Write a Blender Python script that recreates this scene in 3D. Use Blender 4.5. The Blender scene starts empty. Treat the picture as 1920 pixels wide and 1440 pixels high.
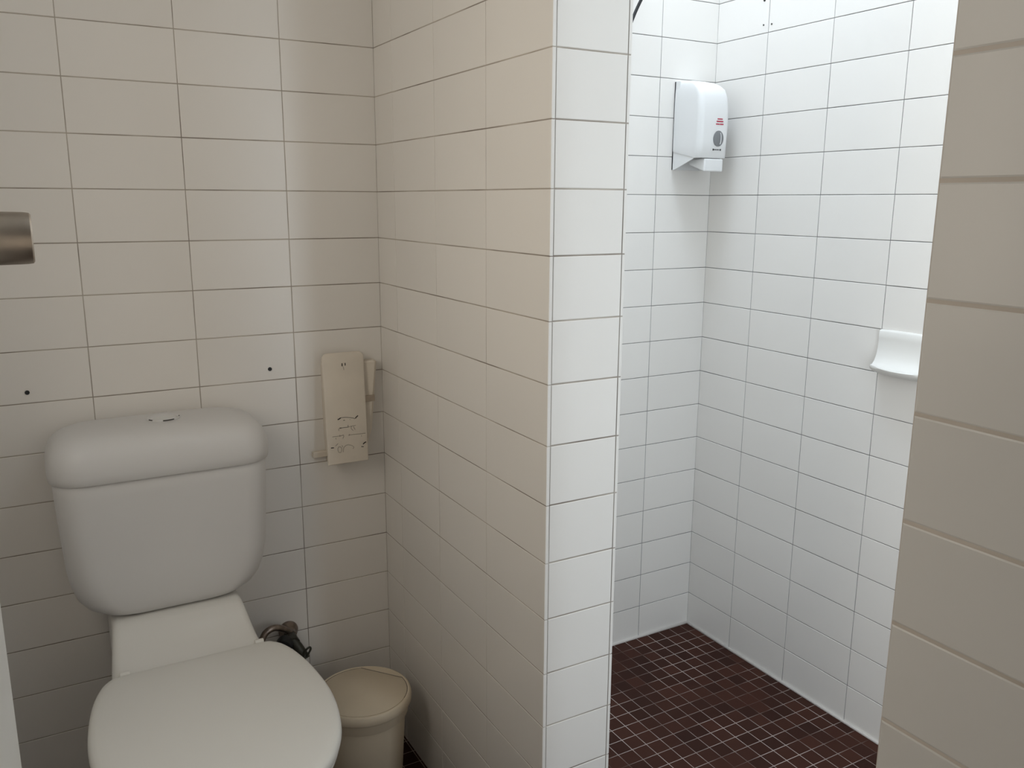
import bpy, bmesh, math, random
from mathutils import Vector, Matrix
random.seed(7)
SC = bpy.context.scene
C = SC.collection

# ------------------------------------------------------------------ camera
cam_d = bpy.data.cameras.new('camera'); cam = bpy.data.objects.new('camera', cam_d); C.objects.link(cam)
R_ = Vector((0.86992093, -0.49316454, 0.00512985)); U_ = Vector((0.09927907, 0.18529346, 0.97765536)); F_ = Vector((0.48309548, 0.84997357, -0.21015157))
M = Matrix((R_, U_, -F_)).transposed().to_4x4(); M.translation = (-0.69121, -1.82421, -0.01854)
cam.matrix_world = M
cam_d.sensor_width = 36; cam_d.lens = 36 * 1595.083 / 1920; cam_d.clip_start = 0.01
SC.camera = cam
SC.view_settings.view_transform = 'Standard'; SC.view_settings.look = 'None'
SC.view_settings.exposure = 0.0; SC.view_settings.gamma = 1; SC.view_settings.use_curve_mapping = False

# ------------------------------------------------------------------ world, unseen skylight and added fill lamps
world = bpy.data.worlds.new('world'); SC.world = world; world.use_nodes = True
bg = world.node_tree.nodes['Background']; bg.inputs[0].default_value = (1.0, 0.92, 0.82, 1); bg.inputs[1].default_value = 0.08

def area(name, loc, rot, sx, sy, power, col):
    l = bpy.data.lights.new(name, 'AREA'); l.shape = 'RECTANGLE'; l.size = sx; l.size_y = sy
    l.energy = power; l.color = col
    o = bpy.data.objects.new(name, l); C.objects.link(o); o.location = loc; o.rotation_euler = rot
    return o
ZF, ZC = -1.3, 1.6
area('unseen_skylight', (0.57, -0.80, ZC + 0.02), (0, 0, 0), 0.66, 1.50, 9.1, (0.77, 0.90, 1.0))  # unseen skylight, placed overhead to supply the shower light
area('skylight_rear_fill', (0.35, -0.30, ZC + 0.02), (0, 0, 0), 0.30, 0.50, 10.0, (0.70, 0.82, 1.0))  # extra lamp added to brighten the rear left of the shower
area('left_wall_fill', (-0.99, -0.92, 0.20), (0, math.radians(-90), 0), 0.88, 0.3, 3.4, (1.0, 0.90, 0.77))  # added fill from the left, brightens the partition side and nib wall
area('doorway_fill', (-0.40, -2.25, -0.4), (math.radians(90), 0, 0), 0.62, 1.0, 1.1, (1.0, 0.88, 0.74))  # added warm fill through the doorway, lifts the nib wall and door
area('shower_near_fill', (0.3, -1.885, -0.2), (math.radians(90), 0, math.radians(-20)), 0.25, 1.4, 8.6, (0.78, 0.89, 1.0))  # added fill from the near end, evens out the shower walls

# ------------------------------------------------------------------ materials
def mat(name, col, rough=0.5, metal=0.0, spec=0.5, coat=0.0, noise=0.0, scale=20.0, bump=0.0, island=0.0, col2=None):
    m = bpy.data.materials.new(name); m.use_nodes = True; nt = m.node_tree; b = nt.nodes['Principled BSDF']
    b.inputs['Base Color'].default_value = (*col, 1); b.inputs['Roughness'].default_value = rough
    b.inputs['Metallic'].default_value = metal; b.inputs['Specular IOR Level'].default_value = spec
    b.inputs['Coat Weight'].default_value = coat
    tc = nt.nodes.new('ShaderNodeTexCoord')
    n = nt.nodes.new('ShaderNodeTexNoise'); n.inputs['Scale'].default_value = scale; n.inputs['Detail'].default_value = 3
    nt.links.new(tc.outputs['Object'], n.inputs['Vector'])
    out = None
    if noise or col2:
        mx = nt.nodes.new('ShaderNodeMix'); mx.data_type = 'RGBA'
        c2 = col2 if col2 else tuple(c * (1 - noise) for c in col)
        mx.inputs[6].default_value = (*col, 1); mx.inputs[7].default_value = (*c2, 1)
        rp = nt.nodes.new('ShaderNodeMapRange'); rp.inputs[1].default_value = 0.4; rp.inputs[2].default_value = 0.65
        nt.links.new(n.outputs['Fac'], rp.inputs[0]); nt.links.new(rp.outputs[0], mx.inputs[0])
        out = mx.outputs[2]
    if island:
        g = nt.nodes.new('ShaderNodeNewGeometry'); mr = nt.nodes.new('ShaderNodeMapRange')
        mr.inputs[3].default_value = 1 - island; mr.inputs[4].default_value = 1
        nt.links.new(g.outputs['Random Per Island'], mr.inputs[0])
        mu = nt.nodes.new('ShaderNodeMix'); mu.data_type = 'RGBA'; mu.blend_type = 'MULTIPLY'; mu.inputs[0].default_value = 1
        if out: nt.links.new(out, mu.inputs[6])
        else: mu.inputs[6].default_value = (*col, 1)
        nt.links.new(mr.outputs[0], mu.inputs[7]); out = mu.outputs[2]
    if out: nt.links.new(out, b.inputs['Base Color'])
    if bump:
        bp = nt.nodes.new('ShaderNodeBump'); bp.inputs['Strength'].default_value = bump; bp.inputs['Distance'].default_value = 0.002
        nt.links.new(n.outputs['Fac'], bp.inputs['Height']); nt.links.new(bp.outputs[0], b.inputs['Normal'])
    return m

M_TILE = mat('glazed_white_tile', (0.87, 0.84, 0.795), 0.27, spec=0.42, noise=0.015, scale=3, bump=0.05, island=0.03)
M_GR_SH = mat('grey_grout', (0.26, 0.25, 0.245), 0.9, spec=0.1, col2=(0.12, 0.115, 0.11), scale=9)
M_GR_WC = mat('taupe_grout', (0.52, 0.47, 0.41), 0.9, spec=0.1, col2=(0.26, 0.22, 0.19), scale=7)
M_GR_NB = mat('pale_grout', (0.76, 0.68, 0.60), 0.9, spec=0.1, col2=(0.68, 0.61, 0.53), scale=7)
M_SEAL = mat('white_sealant', (0.62, 0.58, 0.54), 0.5)
M_CEIL = mat('ceiling_paint', (0.80, 0.79, 0.76), 0.8, noise=0.03, scale=5)
M_CER = mat('vitreous_china', (0.80, 0.785, 0.745), 0.28, spec=0.45)
M_PLAST = mat('seat_plastic', (0.80, 0.785, 0.74), 0.42, spec=0.4)
M_CISP = mat('cistern_plastic', (0.74, 0.73, 0.72), 0.38, spec=0.4)
M_DOOR = mat('cream_door_paint', (0.76, 0.735, 0.68), 0.45, noise=0.03, scale=6)
M_STEEL = mat('brushed_nickel', (0.50, 0.43, 0.36), 0.42, metal=1, noise=0.1, scale=60)
M_BRONZE = mat('tarnished_chrome', (0.30, 0.245, 0.21), 0.30, metal=0.9, noise=0.3, scale=70)
M_DARK = mat('dark_brass', (0.055, 0.055, 0.045), 0.40, metal=0.5, noise=0.3, scale=80)
M_BLACK = mat('black_rubber', (0.012, 0.013, 0.015), 0.45)
M_INK = mat('black_ink', (0.02, 0.015, 0.012), 0.6)
M_INKF = mat('faded_ink_and_gap_shade', (0.20, 0.165, 0.13), 0.7)  # also colours the shade lines in the bin flap gaps
M_RED = mat('red_print', (0.45, 0.02, 0.06), 0.5)
M_WPLAS = mat('white_abs_plastic', (0.80, 0.80, 0.79), 0.32, spec=0.45)
M_GREY = mat('smoked_window', (0.20, 0.205, 0.21), 0.2)
M_CREAM = mat('cream_plastic', (0.79, 0.72, 0.62), 0.42, noise=0.06, scale=14)
M_BIN = mat('cream_bin_plastic', (0.74, 0.64, 0.49), 0.45, noise=0.04, scale=14)
M_GLOW = bpy.data.materials.new('skylight_pane_glow'); M_GLOW.use_nodes = True
_b = M_GLOW.node_tree.nodes['Principled BSDF']; _b.inputs['Base Color'].default_value = (.8, .85, .9, 1)
_b.inputs['Emission Color'].default_value = (0.88, 0.94, 1, 1); _b.inputs['Emission Strength'].default_value = 1.0  # glow for the pane of the unseen skylight

M_GLOW2 = M_GLOW.copy(); M_GLOW2.name = 'fill_pane_glow'; _b = M_GLOW2.node_tree.nodes['Principled BSDF']; _b.inputs['Emission Color'].default_value = (1, .9, .78, 1); _b.inputs['Emission Strength'].default_value = 0.5  # glow for the unseen panes added beside the fill lamps

def floor_mat():
    m = bpy.data.materials.new('brown_mosaic'); m.use_nodes = True; nt = m.node_tree; b = nt.nodes['Principled BSDF']
    tc = nt.nodes.new('ShaderNodeTexCoord'); mp = nt.nodes.new('ShaderNodeMapping')
    P = 0.0418
    mp.inputs['Location'].default_value = (-(0.9155 - 30 * P), -(-0.1475 - 60 * P), 0)
    nt.links.new(tc.outputs['Object'], mp.inputs['Vector'])
    br = nt.nodes.new('ShaderNodeTexBrick'); br.offset = 0; br.squash = 1; br.offset_frequency = 2
    br.inputs['Scale'].default_value = 1; br.inputs['Brick Width'].default_value = P; br.inputs['Row Height'].default_value = P
    br.inputs['Mortar Size'].default_value = 0.0010; br.inputs['Mortar Smooth'].default_value = 0.2
    br.inputs['Color1'].default_value = (0.052, 0.0185, 0.0115, 1); br.inputs['Color2'].default_value = (0.029, 0.0105, 0.0070, 1)
    nt.links.new(mp.outputs[0], br.inputs['Vector'])
    n = nt.nodes.new('ShaderNodeTexNoise'); n.inputs['Scale'].default_value = 5.5; n.inputs['Detail'].default_value = 4
    nt.links.new(tc.outputs['Object'], n.inputs['Vector'])
    mr = nt.nodes.new('ShaderNodeMapRange'); mr.inputs[1].default_value = 0.38; mr.inputs[2].default_value = 0.62
    nt.links.new(n.outputs['Fac'], mr.inputs[0])
    mx = nt.nodes.new('ShaderNodeMix'); mx.data_type = 'RGBA'
    mx.inputs[6].default_value = (0.075, 0.045, 0.037, 1); mx.inputs[7].default_value = (0.42, 0.36, 0.33, 1)
    nt.links.new(mr.outputs[0], mx.inputs[0]); nt.links.new(mx.outputs[2], br.inputs['Mortar'])
    nt.links.new(br.outputs['Color'], b.inputs['Base Color'])
    b.inputs['Roughness'].default_value = 0.6; b.inputs['Specular IOR Level'].default_value = 0.12
    bp = nt.nodes.new('ShaderNodeBump'); bp.invert = True; bp.inputs['Strength'].default_value = 0.4; bp.inputs['Distance'].default_value = 0.001
    nt.links.new(br.outputs['Fac'], bp.inputs['Height']); nt.links.new(bp.outputs[0], b.inputs['Normal'])
    return m
M_FLOOR = floor_mat()

# ------------------------------------------------------------------ helpers
def obj(name, bm, mats, parent=None, smooth=False, angle=None, label=None):
    me = bpy.data.meshes.new(name); bmesh.ops.recalc_face_normals(bm, faces=bm.faces); bm.to_mesh(me); bm.free()
    for m in (mats if isinstance(mats, (list, tuple)) else [mats]): me.materials.append(m)
    if smooth or angle:
        for p in me.polygons: p.use_smooth = True
    o = bpy.data.objects.new(name, me); C.objects.link(o)
    if angle: me.set_sharp_from_angle(angle=math.radians(angle))
    if parent: o.parent = parent; o.matrix_parent_inverse = Matrix.Translation(-parent.location) if parent.type == 'EMPTY' else parent.matrix_parent_inverse.copy()
    if parent and parent.type != 'EMPTY': o.matrix_parent_inverse = Matrix.Identity(4)
    if label: o['label'] = label
    return o
def tag(o, label, cat, group=None):
    o['label'] = label; o['category'] = cat
    if group: o['group'] = group
    return o
def empty(name, loc, label, cat, group=None):
    o = bpy.data.objects.new(name, None); C.objects.link(o); o.location = loc; o.empty_display_size = 0.1
    return tag(o, label, cat, group)
def struct(name, bm, mats, label, cat, **k):
    o = obj(name, bm, mats, **k); o['kind'] = 'structure'; tag(o, label, cat); return o
def box(bm, a, b, mi=0, bevel=0, seg=2):
    a, b = Vector(a), Vector(b)
    r = bmesh.ops.create_cube(bm, size=1)
    for v in r['verts']: v.co = Vector([(a[i] + b[i]) / 2 + v.co[i] * abs(b[i] - a[i]) for i in range(3)])
    fs = set(f for v in r['verts'] for f in v.link_faces)
    for f in fs: f.material_index = mi
    if bevel:
        es = list(set(e for f in fs for e in f.edges))
        rr = bmesh.ops.bevel(bm, geom=es, offset=bevel, segments=seg, profile=0.5, affect='EDGES')
        for f in rr['faces']: f.material_index = mi
def rings(bm, rs, close=True, cap0=True, cap1=True, mi=0):
    V = [[bm.verts.new(p) for p in r] for r in rs]; n = len(V[0])
    for a, b in zip(V, V[1:]):
        for i in range(n if close else n - 1):
            f = bm.faces.new((a[i], a[(i + 1) % n], b[(i + 1) % n], b[i])); f.material_index = mi
    for c, r in ((cap0, V[0]), (cap1, V[-1])):
        if c:
            f = bm.faces.new(r); f.material_index = mi
    return V
def lathe(bm, prof, loc, axis=(0, 0, 1), n=48, mi=0):
    q = Vector((0, 0, 1)).rotation_difference(Vector(axis).normalized()); loc = Vector(loc)
    rs = [[loc + q @ Vector((r * math.cos(2 * math.pi * i / n), r * math.sin(2 * math.pi * i / n), h)) for i in range(n)] for r, h in prof]
    rings(bm, rs, mi=mi)
def spline(pts, k=8):
    P = [Vector(p) for p in pts]; P = [2 * P[0] - P[1]] + P + [2 * P[-1] - P[-2]]; out = []
    for i in range(1, len(P) - 2):
        a, b, c, d = P[i - 1:i + 3]
        for j in range(k):
            t = j / k
            out.append(0.5 * ((2 * b) + (c - a) * t + (2 * a - 5 * b + 4 * c - d) * t * t + (3 * b - a - 3 * c + d) * t ** 3))
    out.append(P[-2]); return out
def tube(bm, pts, r, n=16, mi=0, k=8):
    P = spline(pts, k) if k > 1 else [Vector(p) for p in pts]
    rs = []; ref = Vector((0, 0, 1))
    for i, p in enumerate(P):
        t = (P[min(i + 1, len(P) - 1)] - P[max(i - 1, 0)]).normalized()
        if abs(t.dot(ref)) > 0.95: ref = Vector((1, 0, 0)) if abs(t.x) < 0.9 else Vector((0, 1, 0))
        s = t.cross(ref).normalized(); u = s.cross(t).normalized(); ref = u
        rad = r(i / (len(P) - 1)) if callable(r) else r
        rs.append([p + rad * (math.cos(2 * math.pi * j / n) * s + math.sin(2 * math.pi * j / n) * u) for j in range(n)])
    rings(bm, rs, mi=mi)
def rrect(cx, y0, y1, hw, rad, z, n=8):
    """rounded rectangle outline in plan"""
    cy = (y0 + y1) / 2; hh = abs(y1 - y0) / 2; rad = min(rad, hw * .99, hh * .99); out = []
    for (sx, sy, a0) in ((1, 1, 0), (-1, 1, 90), (-1, -1, 180), (1, -1, 270)):
        for i in range(n + 1):
            a = math.radians(a0 + 90 * i / n)
            out.append(Vector((cx + sx * (hw - rad) + rad * math.cos(a), cy + sy * (hh - rad) + rad * math.sin(a), z)))
    return out
def inset(poly, d):
    if d > .012:
        c = sum(poly, Vector()) / len(poly); base = inset(poly, .012); k = 1 - (d - .012) / .19
        return [c + (p - c) * k for p in base]
    n = len(poly); out = []
    for i in range(n):
        t = (poly[(i + 1) % n] - poly[i - 1]); nn = Vector((-t.y, t.x, 0)).normalized()
        out.append(poly[i] + nn * d)
    return out

# ------------------------------------------------------------------ tiled walls
TT = 0.006      # tile thickness
def tiles(bm, org, u, n, ujs, vjs, gu=0.0020, gv=0.0022, r=0.0011, mi=0):
    """slabs on a vertical plane: org + u*U + z*V, face at normal n; ujs and vjs are joint positions"""
    org, u, n = Vector(org), Vector(u), Vector(n); v = Vector((0, 0, 1))
    for a, b in zip(ujs, ujs[1:]):
        for c, d in zip(vjs, vjs[1:]):
            a1, b1, c1, d1 = a + gu / 2, b - gu / 2, c + gv / 2, d - gv / 2
            t = [random.uniform(-.00012, .00012) for _ in range(3)]
            rs = []
            for ins, dep in ((0, -TT), (0, -r), (r * .3, -r * .3), (r, 0)):
                rs.append([org + u * U + v * V + n * (dep + (t[0] + t[1] * k1 + t[2] * k2) * (dep > -TT))
                           for U, V, k1, k2 in ((a1 + ins, c1 + ins, -1, -1), (b1 - ins, c1 + ins, 1, -1), (b1 - ins, d1 - ins, 1, 1), (a1 + ins, d1 - ins, -1, 1))])
            rings(bm, rs, cap0=False, mi=mi)
VJ = [round(-1.3 + 0.1 * i, 3) for i in range(30)]       # course joints, all rooms share them
def js(a, b, first, w=0.2):
    """joints between a and b where one joint lies at 'first'"""
    k0 = math.ceil((a - first) / w + 1e-6); out = [a]
    x = first + k0 * w
    while x < b - 0.004:
        if x - a > 0.004: out.append(x)
        x += w
    return out + [b]
G = 0.0008      # grout recess

# toilet back wall, face y = 0
bm = bmesh.new(); box(bm, (-1.02, G, ZF), (0.05, 0.12, ZC), 1)
tiles(bm, (0, 0, 0), (1, 0, 0), (0, -1, 0), [-1.0, -.8034, -.6023, -.4016, -.2002, 0.0009], VJ, gu=.0012, gv=.0015)
struct('wall_back', bm, [M_TILE, M_GR_WC], 'white tiled wall behind the toilet with two drilled holes', 'wall')
# partition between toilet and shower
PD, PT = 0.7207, 0.1427
bm = bmesh.new(); box(bm, (G, -PD + G, ZF), (PT - G, 0.06, ZC), 1)
tiles(bm, (0, -PD, 0), (0, 1, 0), (-1, 0, 0), [-0.0009, .2065, .4135, .62, PD + .001], VJ, gu=.0009, gv=.0014)
tiles(bm, (0, -PD, 0), (1, 0, 0), (0, -1, 0), [TT + .0002, PT - TT - .0002], VJ, gu=.0022, gv=.0020)
tiles(bm, (PT, -PD, 0), (0, 1, 0), (1, 0, 0), [-0.001, .2, .4, .6, PD + .026], VJ)
struct('wall_partition', bm, [M_TILE, M_GR_WC], 'white tiled partition wall between toilet and shower, its narrow end facing us', 'wall', )
# shower back and right walls
YB, XR = 0.0262, 0.9929
bm = bmesh.new(); box(bm, (PT - .02, YB + G, ZF), (XR + .1, 0.14, ZC), 1)
tiles(bm, (0, YB, 0), (1, 0, 0), (0, -1, 0), [PT, XR - .19 - .4, XR - .19 - .2, XR - .19, XR + .001], VJ, gu=.0012, gv=.0013)
struct('wall_shower_back', bm, [M_TILE, M_GR_SH], 'white tiled rear wall of the shower with the soap dispenser in its corner', 'wall')
bm = bmesh.new(); box(bm, (XR + G, -1.95, ZF), (XR + .1, YB + .1, ZC), 1)
tiles(bm, (XR, YB, 0), (0, -1, 0), (-1, 0, 0), js(-.001, 1.95, .183, .205), VJ, gu=.0012, gv=.0013)
struct('wall_shower_right', bm, [M_TILE, M_GR_SH], 'brightly lit white tiled side wall of the shower carrying the soap dish', 'wall')
# near nib wall, right edge of the view
XN, YN = -0.0232, -1.365
bm = bmesh.new(); box(bm, (XN + G, -2.0, ZF), (XN + .15 - G, YN - G, ZC), 1)
tiles(bm, (XN, -2.0, 0), (0, 1, 0), (-1, 0, 0), [0, .04, .235, .435, 2.0 + YN], VJ, gu=.002, gv=.0026, r=.002)
tiles(bm, (XN, YN, 0), (1, 0, 0), (0, 1, 0), [TT, .15 - TT], VJ)
tiles(bm, (XN + .15, -2.0, 0), (0, 1, 0), (1, 0, 0), [0, .235, .435, 2.0 + YN], VJ)
struct('wall_right', bm, [M_TILE, M_GR_NB], 'close white tiled wall end filling the right side of the view', 'wall')
# unseen sides of the rooms
bm = bmesh.new(); box(bm, (-1.1, -2.0, ZF), (-1.0 - G, 0.05, ZC), 1)
tiles(bm, (-1.0, -1.87, 0), (0, 1, 0), (-1 * -1, 0, 0), js(0, 1.87, .07), VJ)
struct('wall_left', bm, [M_TILE, M_GR_WC], 'white tiled wall left of the toilet behind the open door', 'wall')
bm = bmesh.new(); box(bm, (-1.1, -1.97, ZF), (-.80, -1.87, ZC)); box(bm, (-.80, -1.97, .80), (XN, -1.87, ZC)); box(bm, (-.10, -1.97, ZF), (XN, -1.87, .80))
struct('wall_entrance', bm, M_CEIL, 'painted wall around the doorway behind the viewer', 'wall')
bm = bmesh.new(); box(bm, (XN + .14, -2.0, ZF), (XR + .1, -1.9, ZC))
struct('wall_shower_near', bm, M_CEIL, 'painted near end wall of the shower room', 'wall')
bm = bmesh.new(); box(bm, (-1.1, -2.9, ZF - .08), (1.1, 0.14, ZF))
struct('floor', bm, M_FLOOR, 'dark brown mosaic tiled floor with pale grout', 'floor')
bm = bmesh.new()
sx0, sx1, sy0, sy1 = .22, .92, -1.57, -.03
box(bm, (-1.1, -2.0, ZC), (sx0, .14, ZC + .08)); box(bm, (sx1, -2.0, ZC), (1.1, .14, ZC + .08))
box(bm, (sx0, -2.0, ZC), (sx1, sy0, ZC + .08)); box(bm, (sx0, sy1, ZC), (sx1, .14, ZC + .08))
struct('ceiling', bm, M_CEIL, 'plain white ceiling with an added skylight opening over the shower', 'ceiling')
bm = bmesh.new(); box(bm, (sx0 - .01, sy0 - .01, ZC + .07), (sx1 + .01, sy1 + .01, ZC + .08))
struct('unseen_skylight_pane', bm, M_GLOW, 'unseen glowing skylight pane added over the shower', 'window')  # pane is out of view, added to go with the skylight lamp
# sealant along the shower floor
bm = bmesh.new()
for pts in ([(PT + .001, YB - .003, ZF + .001), (XR - .003, YB - .003, ZF + .001)], [(XR - .003, YB - .003, ZF + .001), (XR - .003, -1.9, ZF + .001)]):
    tube(bm, pts, .0048, n=8, k=1)
tube(bm, [(PT + .001, YB - .002, ZF + .001), (PT + .001, -PD + .002, ZF + .001), (.002, -PD - .001, ZF + .001)], .004, n=8, k=1)
struct('trim_1', bm, M_SEAL, 'pale sealant bead along the foot of the shower walls', 'trim', smooth=True)

# small drilled holes in the tiles
def disc(name, loc, n, r, label, group=None, m=M_BLACK, sc=1):
    bm = bmesh.new(); lathe(bm, [(r, 0), (r, .0012), (r * .7, .0013)], (0, 0, 0), n, 20)
    o = obj(name, bm, m); o.location = loc; o.scale.z = sc; return tag(o, label, 'plug', group)
disc('wall_plug', (-.7133, -.0002, -.3786), (0, -1, 0), .0042, 'round black wall plug in the tile above the left end of the cistern')
disc('wall_plug', (-.2557, -.0002, -.3755), (0, -1, 0), .0042, 'round black wall plug in the tile left of the cream tissue dispenser')
for y, z, r, t in ((-.1387, .4797, .0038, 'dark screw hole at the very top of the bright shower side wall'), (-.1405, .4203, .0022, 'left of two tiny scratches either side of a joint on the shower side wall'), (-.1676, .4184, .0022, 'right of two tiny scratches either side of a joint on the shower side wall')):
    bm = bmesh.new(); lathe(bm, [(r, 0), (r, .0008), (r * .6, .001)], (0, 0, 0), (-1, 0, 0), 12)
    o = obj('screw_hole', bm, M_DARK); o.location = (XR, y, z); tag(o, t, 'hole')
# unseen glowing panes added as fill light, behind the viewer and at the left
bm = bmesh.new(); box(bm, (-1.004, -1.07, -.25), (-.9955, -.77, .65)); struct('fill_pane_2', bm, M_GLOW2, 'tall unseen glowing pane added on the left toilet wall', 'window')
bm = bmesh.new(); box(bm, (.19, -1.905, -.9), (.45, -1.8985, .5)); struct('fill_pane_3', bm, M_GLOW2, 'tall unseen glowing pane added on the near end wall of the shower', 'window')

# ------------------------------------------------------------------ toilet
CX = -.4995
T = empty('toilet', (CX, -.36, ZF), 'white close-coupled toilet with plastic cistern and closed lid', 'toilet')
bm = bmesh.new(); rs = []
for z, hw, yf, rad in ((-.800, .095, -.150, .05), (-.7985, .115, -.160, .06), (-.792, .137, -.170, .06), (-.780, .156, -.1755, .06), (-.762, .1685, -.179, .058), (-.735, .1775, -.1815, .055), (-.70, .1830, -.183, .052), (-.62, .1875, -.1855, .05), (-.55, .1905, -.187, .05), (-.520, .1915, -.1875, .05), (-.516, .188, -.184, .048)):
    rs.append(rrect(CX, -.004, yf, hw, rad, z))
rings(bm, rs); obj('cistern', bm, M_CISP, T, angle=50)
bm = bmesh.new(); rs = []
for z, ins in ((-.5190, .006), (-.5215, .002), (-.519, 0), (-.505, -.0015), (-.490, -.001), (-.475, .002), (-.463, .007), (-.453, .015), (-.446, .026), (-.4415, .040), (-.4390, .056), (-.4378, .072)):
    rs.append(rrect(CX, -.003 - max(0, ins) * .45, -.195 + ins, .1965 - ins, max(.058 - ins * .3, .03), z, 10))
rings(bm, rs); lid = obj('cistern_lid', bm, M_CISP, T, angle=60)
bm = bmesh.new(); lathe(bm, [(.031, -.002), (.031, .0015), (.0295, .003), (.027, .0022), (.025, -.0005), (.0248, -.002)], (-.487, -.083, -.4380))
b = obj('button_surround', bm, M_CISP, T, angle=40)
for s in (-1, 1):
    bm = bmesh.new(); pts = []
    for i in range(17):
        a = math.pi / 2 * s - math.pi / 2 + math.pi * i / 16
        pts.append(Vector((-.487 + .0008 * s + .0238 * math.cos(a + (0)), -.083 + .0238 * math.sin(a), 0)))
    rings(bm, [[p + Vector((0, 0, z)) for p in pts] for z in (-.440, -.4377, -.4372)])
    obj('flush_button', bm, M_WPLAS, T, label='half of the round dual flush button')
for a0, a1, rr in ((205, 222, .030), (262, 300, .0315), (-12, -5, .029)):
    bm = bmesh.new(); tube(bm, [(-.487 + rr * math.cos(math.radians(a)), -.083 + rr * math.sin(math.radians(a)), -.4352) for a in [a0 + (a1 - a0) * i / 6 for i in range(7)]], .0011, n=6, k=2)
    obj('dirt_mark', bm, M_INK, T, label='dark grime around the flush button')
# pan
def egg(hws, cx=-.49):
    L = [Vector((cx - h, y, 0)) for h, y in hws]; Rr = [Vector((cx + h, y, 0)) for h, y in hws]
    pts = L + Rr[::-1][1:] if hws[-1][0] == 0 else L + Rr[::-1]
    return pts
def egg_s(hws, cx, k=5):
    """smooth closed outline from half widths, last point is the front tip"""
    L = [Vector((cx - h, y, 0)) for h, y in hws]; Rr = [Vector((cx + h, y, 0)) for h, y in hws][:-1][::-1]
    return spline(L + Rr, k)
LID = [(.120, -.268), (.140, -.271), (.153, -.282), (.164, -.300), (.176, -.335), (.1865, -.390), (.1925, -.455), (.1915, -.515), (.182, -.575), (.163, -.633), (.130, -.684), (.090, -.716), (.045, -.732), (0, -.736)]
out = egg_s(LID, -.490)
def slab(bm, out, prof):
    rings(bm, [[p + Vector((0, 0, z)) for p in inset(out, ins)] for ins, z in prof])
bm = bmesh.new(); slab(bm, out, [(.010, -.8790), (.004, -.8780), (.001, -.8740), (0, -.869), (.0008, -.8640), (.003, -.8600), (.007, -.8575), (.014, -.8560), (.030, -.8550), (.060, -.8545), (.10, -.8542)])
obj('seat_lid', bm, M_PLAST, T, angle=50)
seat = egg_s([(h * .985, y + (.006 if y < -.6 else 0)) for h, y in LID], -.490)
bm = bmesh.new(); slab(bm, seat, [(.010, -.8960), (.003, -.8940), (0, -.889), (.002, -.8820), (.006, -.8800)])
obj('seat', bm, M_PLAST, T, angle=50)
bm = bmesh.new(); rs = []
for z, sc, y0, y1 in ((-1.3, .60, -.10, -.545), (-1.29, .61, -.10, -.55), (-1.2, .56, -.10, -.545), (-1.1, .58, -.09, -.56), (-1.02, .72, -.08, -.61), (-.96, .87, -.07, -.66), (-.92, .94, -.06, -.70), (-.897, .955, -.05, -.712)):
    o_ = egg_s([(.125, -.06), (.128, -.15), (.132, -.24), (.150, -.30), (.176, -.37), (.185, -.455), (.183, -.515), (.174, -.575), (.153, -.633), (.120, -.684), (.085, -.712), (.045, -.724), (0, -.728)], -.4945)
    rs.append([Vector((-.4945 + (p.x + .4945) * sc, y0 + (p.y + .06) * (y1 - y0) / (-.728 + .06), z)) for p in o_])
rings(bm, rs); obj('pan', bm, M_CER, T, smooth=True)
# rear deck joining pan and cistern
bm = bmesh.new(); rs = []
for y, hw, zt, r in ((-.012, .118, -.800, .012), (-.15, .1190, -.800, .012), (-.172, .1205, -.8015, .014), (-.185, .1225, -.808, .016), (-.205, .1265, -.828, .017), (-.232, .1315, -.850, .017), (-.262, .1355, -.862, .016), (-.285, .1370, -.866, .015), (-.300, .130, -.870, .01)):
    cx = -.4985 + .003 * max(0, (-y - .15)) / .15 * 1.0; zb = -.93; sec = []
    for (sx, sz, a0) in ((1, 1, 0), (-1, 1, 90)):
        for i in range(7):
            a = math.radians(a0 + 90 * i / 6)
            sec.append(Vector((cx + sx * (hw - r) + r * math.cos(a), y, zt - r + r * math.sin(a))))
    sec += [Vector((cx - hw, y, zb)), Vector((cx + hw, y, zb))]
    rs.append(sec)
rings(bm, rs); obj('rear_deck', bm, M_CER, T, angle=50)
for s, lx in ((1, -.365), (-1, -.605)):
    bm = bmesh.new(); tube(bm, [(lx - .012, -.2665, -.861), (lx + .004, -.2665, -.861)], .0065, n=12, k=1)
    obj('seat_hinge', bm, M_PLAST, T, angle=40)

# ------------------------------------------------------------------ stop valve
V = empty('stop_valve', (-.247, 0, -.992), 'tarnished metal stop tap on the wall behind the toilet pan', 'valve')
bm = bmesh.new(); lathe(bm, [(.0225, 0), (.0225, .003), (.0205, .008), (.014, .013), (.012, .022), (.0115, .030)], (-.247, 0, -.992), (0, -1, 0), 32)
obj('wall_rose', bm, M_BRONZE, V, angle=40)
bm = bmesh.new()
tube(bm, [(-.249, -.018, -.993), (-.250, -.062, -.994)], .0125, n=20, k=1)
lathe(bm, [(.0135, -.012), (.0145, -.009), (.0145, .009), (.0135, .012)], (-.2505, -.050, -.993), (0, -1, 0), 6)
tube(bm, [(-.252, -.052, -.990), (-.240, -.066, -1.010), (-.231, -.080, -1.030)], .0112, n=16, k=3)
obj('valve_body', bm, M_DARK, V, angle=40)
bm = bmesh.new(); lathe(bm, [(.012, 0), (.0185, .003), (.0200, .012), (.0185, .021), (.010, .025)], (-.262, -.044, -.993), (-.55, -.75, -.25), 24)
obj('compression_nut', bm, M_BLACK, V, angle=40, label='black compression nut')
bm = bmesh.new()
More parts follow.
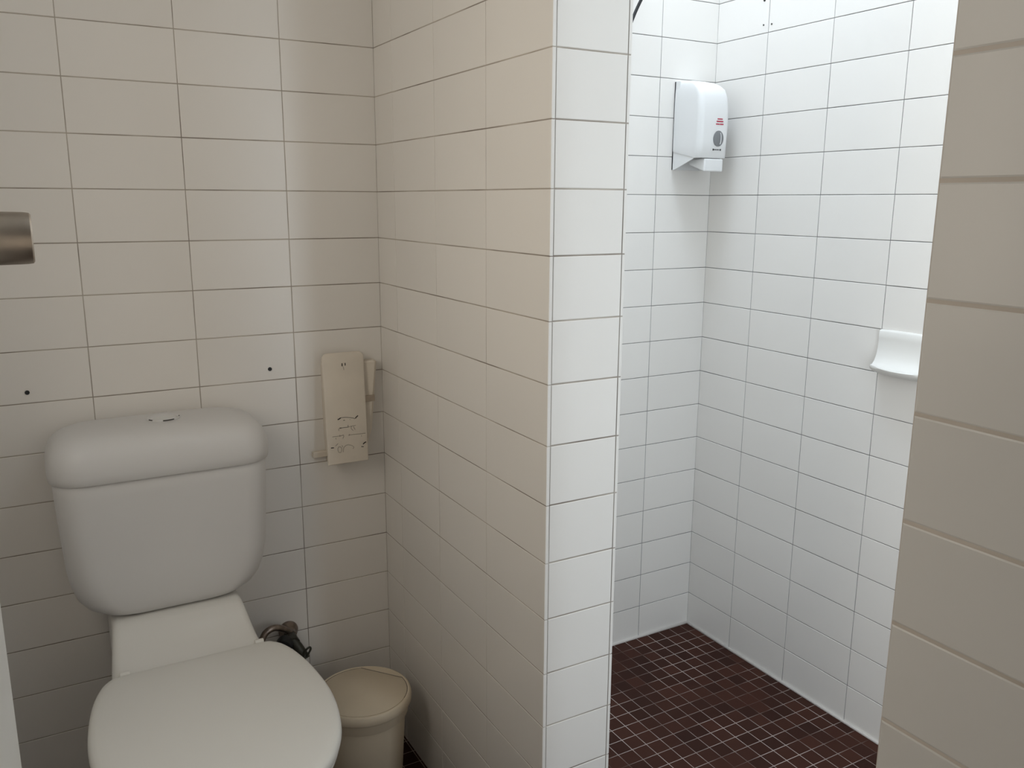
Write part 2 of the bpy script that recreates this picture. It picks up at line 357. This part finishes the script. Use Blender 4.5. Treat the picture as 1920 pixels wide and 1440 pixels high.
tube(bm, [(-.250, -.028, -.985), (-.262, -.032, -.972), (-.285, -.036, -.9600), (-.306, -.040, -.9640), (-.322, -.044, -.982), (-.345, -.050, -.975), (-.356, -.052, -.955), (-.358, -.052, -.925)], .0075, n=14)
obj('supply_pipe', bm, M_BRONZE, V, smooth=True)
bm = bmesh.new()
tube(bm, [(-.243, -.083, -1.033), (-.232, -.086, -1.0220), (-.2275, -.087, -1.0160), (-.2205, -.087, -1.0050), (-.2225, -.087, -.9995), (-.2300, -.087, -1.0030), (-.2365, -.086, -1.0150), (-.2385, -.085, -1.026)], .0023, n=8, k=5)
obj('lever', bm, M_DARK, V, smooth=True)

# ------------------------------------------------------------------ pedal-less swing bin
BX, BY, BZ = -.147, -.220, -1.058
B = empty('swing_bin', (BX, BY, ZF), 'small round cream plastic bin with flat lid in the corner beside the toilet', 'bin')
bm = bmesh.new(); lathe(bm, [(.076, 0), (.0785, .003), (.0905, .205), (.0905, .212), (.086, .212)], (BX, BY, ZF), n=64)
obj('bin_body', bm, M_BIN, B, angle=40)
bm = bmesh.new(); lathe(bm, [(.0905, -.0475), (.0945, -.0470), (.0960, -.0450), (.0980, -.0260), (.0995, -.0235), (.1020, -.0225), (.1040, -.0200), (.1042, -.0110), (.1030, -.0040), (.1005, -.0005), (.0980, 0), (.0960, -.0008), (.0955, -.0035), (.060, -.0045)], (BX, BY, BZ), n=64)
obj('lid_rim', bm, M_BIN, B, angle=45)
bm = bmesh.new(); pts = []
rf = .0945; ca = math.radians(68 / 1.15); ch = math.radians(39)
for i in range(49):
    a = ch + ca / 2 * 1.15 + (2 * math.pi - ca * 1.15) * i / 48
    pts.append(Vector((BX + rf * math.cos(a), BY + rf * math.sin(a), 0)))
rings(bm, [[p + Vector((0, 0, z)) for p in inset(pts, i)] for i, z in ((0, BZ - .0048), (0, BZ - .0012), (.0010, BZ - .0004))])
obj('lid_flap', bm, M_BIN, B, angle=40)
A0, A1 = math.radians(5), math.radians(73); pc = [Vector((BX + .0945 * math.cos(A0 + (A1 - A0) * i / 12), BY + .0945 * math.sin(A0 + (A1 - A0) * i / 12), 0)) for i in range(13)]
mid = (pc[0] + pc[-1]) / 2; off = (mid - Vector((BX, BY, 0))).normalized() * .0022
pc = [p + off * (1 if 0 < i < 12 else 1) for i, p in enumerate(pc)]
pc = [Vector((BX, BY, 0)) + (p - Vector((BX, BY, 0))).normalized() * min((p - Vector((BX, BY, 0))).length, .0952) for p in pc]
bm = bmesh.new(); rings(bm, [[p + Vector((0, 0, z)) for p in pc] for z in (BZ - .0045, BZ - .0005)])
obj('lid_hinge_strip', bm, M_BIN, B)
seg = [pts[-1], pts[0]]; d = (seg[1] - seg[0]).normalized()
bm = bmesh.new()
tube(bm, [Vector((p.x, p.y, BZ - .0014)) + off * .5 for p in seg], .0011, n=6, k=1)
obj('flap_gap_shade', bm, M_INKF, B, label='dark line painted as shade in the flap hinge gap')  # solid dark tube standing in for shade in the hinge gap
for q in (pts[-9:], pts[:14]):
    bm = bmesh.new()
    tube(bm, [Vector((p.x, p.y, BZ - .0016)) + (p - Vector((BX, BY, 0))).normalized() * .0008 for p in q], .0009, n=6, k=1)
    obj('flap_gap_shade', bm, M_INKF, B, label='dark line painted as shade in the gap around the flap edge')  # solid dark tubes standing in for shade beside the flap rim

# ------------------------------------------------------------------ cream dispenser on the toilet wall
D = empty('tissue_dispenser', (-.105, 0, -.60), 'cream plastic tissue dispenser with worn dark writing on its tilted front plate', 'dispenser')
bm = bmesh.new()
def plate_pt(u, v, off=0):      # u 0..1 across, v 0..1 down
    x = -.1505 + (-.0550 + .1505) * u + (-.0035) * v * (1 - u) - .006 * v * u
    y = -.030 - .030 * v - off; z = -.3470 - .2450 * v
    return Vector((x, y, z))
o2 = []
for (u0, v0, a0) in ((1, 0, 90), (0, 0, 180)):
    ru, rv = .14, .055
    for i in range(7):
        a = math.radians(a0 - 90 + 90 * i / 6) if u0 == 1 else math.radians(90 + 90 * i / 6)
        o2.append(((u0 - ru if u0 else ru) + ru * math.cos(a), rv - rv * math.sin(a)))
o2 += [(0, 1), (1, 1)]
cu = (.5, .5)
rings(bm, [[plate_pt(.5 + (u - .5) * s, .5 + (v - .5) * (1 - (1 - s) * .4), off) for u, v in o2] for s, off in ((1, -.003), (1, .0005), (.985, .0022), (.96, .0030))])
obj('front_plate', bm, M_CREAM, D, angle=40)
bm = bmesh.new(); rs = []
for z, x0, x1, yf in ((-.372, -.142, -.0240, -.024), (-.3755, -.144, -.0205, -.026), (-.452, -.144, -.0300, -.030), (-.53, -.143, -.0400, -.036), (-.598, -.140, -.065, -.040)):
    rs.append([Vector((x0, 0, z)), Vector((x0, yf, z)), Vector((x1 - .006, yf, z)), Vector((x1, yf + .006, z)), Vector((x1, 0, z))])
rings(bm, rs); obj('wall_bracket', bm, M_CREAM, D)
bm = bmesh.new(); box(bm, (-.060, -.0335, -.4640), (-.0315, -.026, -.4500), bevel=.0008)
obj('clip', bm, M_STEEL, D, label='small grey metal clip')
bm = bmesh.new(); box(bm, (-.1730, -.012, -.5860), (-.140, 0, -.5720), bevel=.002)
obj('side_tab', bm, M_CREAM, D)
def zpt(X, Y, off=.0033):       # writing positions measured across the plate face
    # bilinear inverse of plate corners
    v = (Y - 217) / 1055.; 
    for _ in range(4):
        xl = 222 + 63 * v; xr = 620 + 55 * v; u = (X - xl) / (xr - xl)
        yt = 235 - 35 * u; yb = 1305 - 70 * u; v = (Y - yt) / (yb - yt)
    return plate_pt(u, v, off)
def strokes(ls, r):
    bm = bmesh.new()
    for l in ls:
        w = r
        if isinstance(l, tuple): w, l = l
        tube(bm, [zpt(*p) for p in l], w, n=6, k=4 if len(l) > 2 else 1)
    return bm
heavy = [(.0011, [(413, 318), (414, 345)]), (.0010, [(442, 314), (443, 338)]), (.0012, [(370, 854), (382, 850), (398, 838)]), [(398, 836), (450, 832), (520, 836), (535, 845)], (.0011, [(540, 840), (552, 825), (566, 812)]),
         [(388, 937), (430, 930), (470, 925)], (.0009, [(388, 937), (405, 934)]), (.0011, [(306, 1130), (333, 1127)]), (.0012, [(617, 1084), (630, 1070), (646, 1061)]), (.0007, [(600, 1108), (622, 1108)]), (.0006, [(424, 861), (440, 859)]), [(470, 905), (471, 925)]]
light = [[(425, 350), (431, 380)], [(470, 925), (500, 915), (545, 905)], [(505, 915), (500, 935), (520, 957)], [(526, 915), (528, 930), (540, 946)], [(380, 942), (381, 962)], [(485, 852), (492, 852)],
         [(320, 1022), (395, 1011), (425, 1000)], [(424, 1000), (428, 1015), (420, 1035)], [(475, 1000), (540, 992), (605, 984), (640, 978)], [(352, 1030), (354, 1046)], [(484, 990), (480, 1008)], [(600, 1000), (603, 1010)], [(390, 1000), (392, 1018)],
         [(378, 1118), (372, 1140), (380, 1168), (400, 1170), (409, 1140), (400, 1118), (380, 1116)], [(424, 1165), (430, 1122), (462, 1096), (505, 1100), (525, 1115), (518, 1132)], [(350, 1110), (372, 1086)], [(412, 1100), (420, 1120)]]
def ymid(l):
    l = l[1] if isinstance(l, tuple) else l
    return sum(p[1] for p in l) / len(l)
for a, b_ in ((300, 390), (800, 880), (900, 965), (966, 1050), (1051, 1180)):
    for nm, ls, rad, mm, tx in (('dark_writing', heavy, .00048, M_INK, 'black worn pen marks'), ('faded_writing', light, .0004, M_INKF, 'brown faded pen marks')):
        for lo, hi in (((0, 450), (450, 900)) if a > 960 else ((0, 900),)):
            q = [l for l in ls if a <= ymid(l) < b_ and lo <= (l[1] if isinstance(l, tuple) else l)[0][0] < hi]
            if q: obj(nm, strokes(q, rad), mm, D, label=tx)

# ------------------------------------------------------------------ soap dispenser in the shower corner
S = empty('soap_dispenser', (.905, YB, .06), 'white plastic soap dispenser with grey oval window in the shower corner', 'dispenser')
# back plate with the long tail at the left
bm = bmesh.new()
pr = [(0, .295), (-.012, .292), (-.030, .270), (-.030, .115), (-.092, .092), (-.092, .089), (-.040, .078), (-.004, .0650), (0, .067)]
side = [(YB, .293), (YB - .020, .291), (YB - .020, .110), (YB - .085, .1000), (YB - .085, .0930), (YB - .010, .0660), (YB, .0665)]
rings(bm, [[Vector((x, y, z)) for y, z in side] for x in (.8530, .8560)], mi=0)
rings(bm, [[Vector((x, y, z)) for y, z in side] for x in (.9475, .9505)], mi=0)
box(bm, (.853, YB - .004, .066), (.9505, YB, .292))
box(bm, (.855, YB - .060, .10), (.9485, YB - .003, .28))
obj('back_plate', bm, M_WPLAS, S)
# cover: lofted up, rounded plan, crown top
bm = bmesh.new(); rs = []
for z, yf, ins in ((.0945, -.0790, .001), (.0960, -.0800, 0), (.13, -.0815, 0), (.18, -.0830, -.0008), (.22, -.0820, -.0005), (.25, -.0785, .001), (.268, -.0720, .003), (.279, -.0610, .008), (.286, -.0480, .014), (.2905, -.0300, .021), (.2925, -.008, .030)):
    x0, x1 = .8515 + ins * .3, .9525 - ins * 1.6
    rr = .016; n = 7; sec = []
    for cx_, sy, a0 in ((x1 - rr, 0, 0), (x0 + rr, 0, 90)):
        pass
    sec.append(Vector((x1, YB - .004, z)))
    for i in range(n + 1):
        a = math.radians(-90 * i / n); sec.append(Vector((x1 - rr + rr * math.cos(a), yf + rr + rr * math.sin(a), z)))
    for i in range(n + 1):
        a = math.radians(-90 - 90 * i / n); sec.append(Vector((x0 + rr + rr * math.cos(a), yf + rr + rr * math.sin(a), z)))
    # curved bottom seam of the cover on its left side
    sec.append(Vector((x0, YB - .004, z)))
    rs.append(sec)
# raise the lower edge towards the wall
for k in range(2):
    for p in rs[k]:
        t = max(0, (p.y + .03) / (YB + .03)); p.z += .022 * t * t
rings(bm, rs); obj('cover', bm, M_WPLAS, S, angle=45)
bm = bmesh.new()
box(bm, (.872, -.082, .0600), (.9360, -.020, .0925), bevel=.003)
for v in bm.verts:
    if v.co.y > -.05: v.co.z += .018 * (v.co.z < .075)
    if v.co.y < -.06: v.co.z += 0
obj('push_lever', bm, M_WPLAS, S)
def face_y(z): return -.0830 - .0002 if z < .19 else -.0828
bm = bmesh.new()
def oval(cx_, cz, a, b_, y0, y1, sc=(1,), n=32):
    return [[Vector((cx_ + a * s * math.cos(2 * math.pi * i / n), y, cz + b_ * s * math.sin(2 * math.pi * i / n))) for i in range(n)] for s, y in sc]
wx, wz = .9145, .1440
rings(bm, oval(wx, wz, .0170, .0198, 0, 0, ((1, -.0800), (1, -.0838), (.93, -.0842))))
w = obj('level_window', bm, M_GREY, S, angle=40, label='grey oval level window')
bm = bmesh.new(); tube(bm, [(wx + .004 + .004 * math.cos(t), -.0843, wz + .0150 * math.sin(t)) for t in [-1.3 + 2.6 * i / 8 for i in range(9)]], .0011, n=6, k=1)
obj('window_highlight', bm, M_WPLAS, w, label='pale curved highlight painted on the window')  # pale arc standing in for a glint on the oval window
def bar(bm, x0, x1, z, h, y): box(bm, (x0, y - .0005, z - h / 2), (x1, y + .002, z + h / 2))
bm = bmesh.new()
bar(bm, .9085, .9255, .1930, .0026, -.0832); bar(bm, .9055, .9280, .1868, .0030, -.0832); bar(bm, .9035, .9155, .1800, .0028, -.0832); bar(bm, .9170, .9290, .1800, .0030, -.0832)
obj('red_lettering', bm, M_RED, S, label='three short lines of red print')
bm = bmesh.new()
for i, (wd, hh) in enumerate(((.0022, .005), (.0012, .003), (.0016, .003), (.0012, .0026), (.0016, .003), (.0014, .0028), (.0012, .002), (.0026, .0046))):
    x = .8985 + i * .0036; bar(bm, x, x + wd, .1158, hh, -.0816)
obj('black_lettering', bm, M_INK, S, label='tiny row of dark print')

# ------------------------------------------------------------------ ceramic soap dish
bm = bmesh.new(); prof_in = [(0.004, -.3000), (.0080, -.3040), (.0070, -.320), (.0090, -.340), (.0160, -.357), (.0280, -.370), (.0430, -.3770), (.0560, -.3790), (.0600, -.3775)]
prof_out = [(.0630, -.3795), (.0610, -.3860), (.050, -.3910), (.030, -.395), (.010, -.3985), (0, -.399)]
loop = [(0, -.2995)] + prof_in + prof_out
rs = []
y0, y1 = -.5645, -.7160
for i in range(25):
    t = i / 24; y = y0 + (y1 - y0) * t; e = abs(2 * t - 1)
    fl = .41 + .30 * (1 - e ** 2)
    rs.append([Vector((XR - (min(d, .008) + max(0, d - .008) * fl), y, z + (.0015 * (1 - e * e) if z > -.33 else -.003 * (1 - e * e)))) for d, z in loop])
# round the two ends
rs[0] = [Vector((p.x, p.y - .003, p.z)) for p in rs[0]]
rings(bm, rs)
tag(obj('soap_dish', bm, M_CER, angle=50), 'white ceramic soap dish curving out of the shower side wall', 'soap dish')

# ------------------------------------------------------------------ black shower hose
H = empty('shower_hose', (.66, YB, .60), 'thin black shower hose showing beside the top of the partition', 'hose')
bm = bmesh.new()
tube(bm, [(.640, -.02, .70), (.690, -.03, .62), (.7200, -.030, .545), (.7140, -.02, .500), (.7020, -.01, .4700), (.6920, -.005, .4460), (.672, -.004, .405), (.64, -.004, .36), (.58, -.004, .34), (.52, -.004, .40), (.50, -.01, .5)], .0040, n=10)
obj('hose', bm, M_BLACK, H, smooth=True)
bm = bmesh.new(); lathe(bm, [(.022, 0), (.022, .005), (.012, .010), (.010, .045)], (.640, YB, .70), (0, -1, 0), 24)
obj('wall_outlet', bm, M_STEEL, H, angle=40)

# ------------------------------------------------------------------ door with knob
DX, DY0, DY1 = -.7375, -1.85, -1.05
Dd = bpy.data.objects.new('door_1', None); C.objects.link(Dd); Dd.location = (DX - .02, DY0, ZF); Dd['kind'] = 'structure'
tag(Dd, 'cream painted door standing open at the left edge', 'door')
bm = bmesh.new(); box(bm, (DX - .036, DY0, ZF + .01), (DX, DY1, .75), bevel=.002)
obj('door_leaf', bm, M_DOOR, Dd)
bm = bmesh.new(); KY, KZ = -1.112, -.0462
lathe(bm, [(.026, 0), (.026, .004), (.012, .006), (.012, .014), (.0185, .0150), (.0192, .018), (.0185, .0480), (.0180, .0515), (.0168, .0525), (.0160, .0515), (.006, .0510)], (DX, KY, KZ), (1, 0, -.005), 48)
kn = obj('door_knob', bm, M_STEEL, Dd, angle=30, label='brushed metal cylindrical knob')
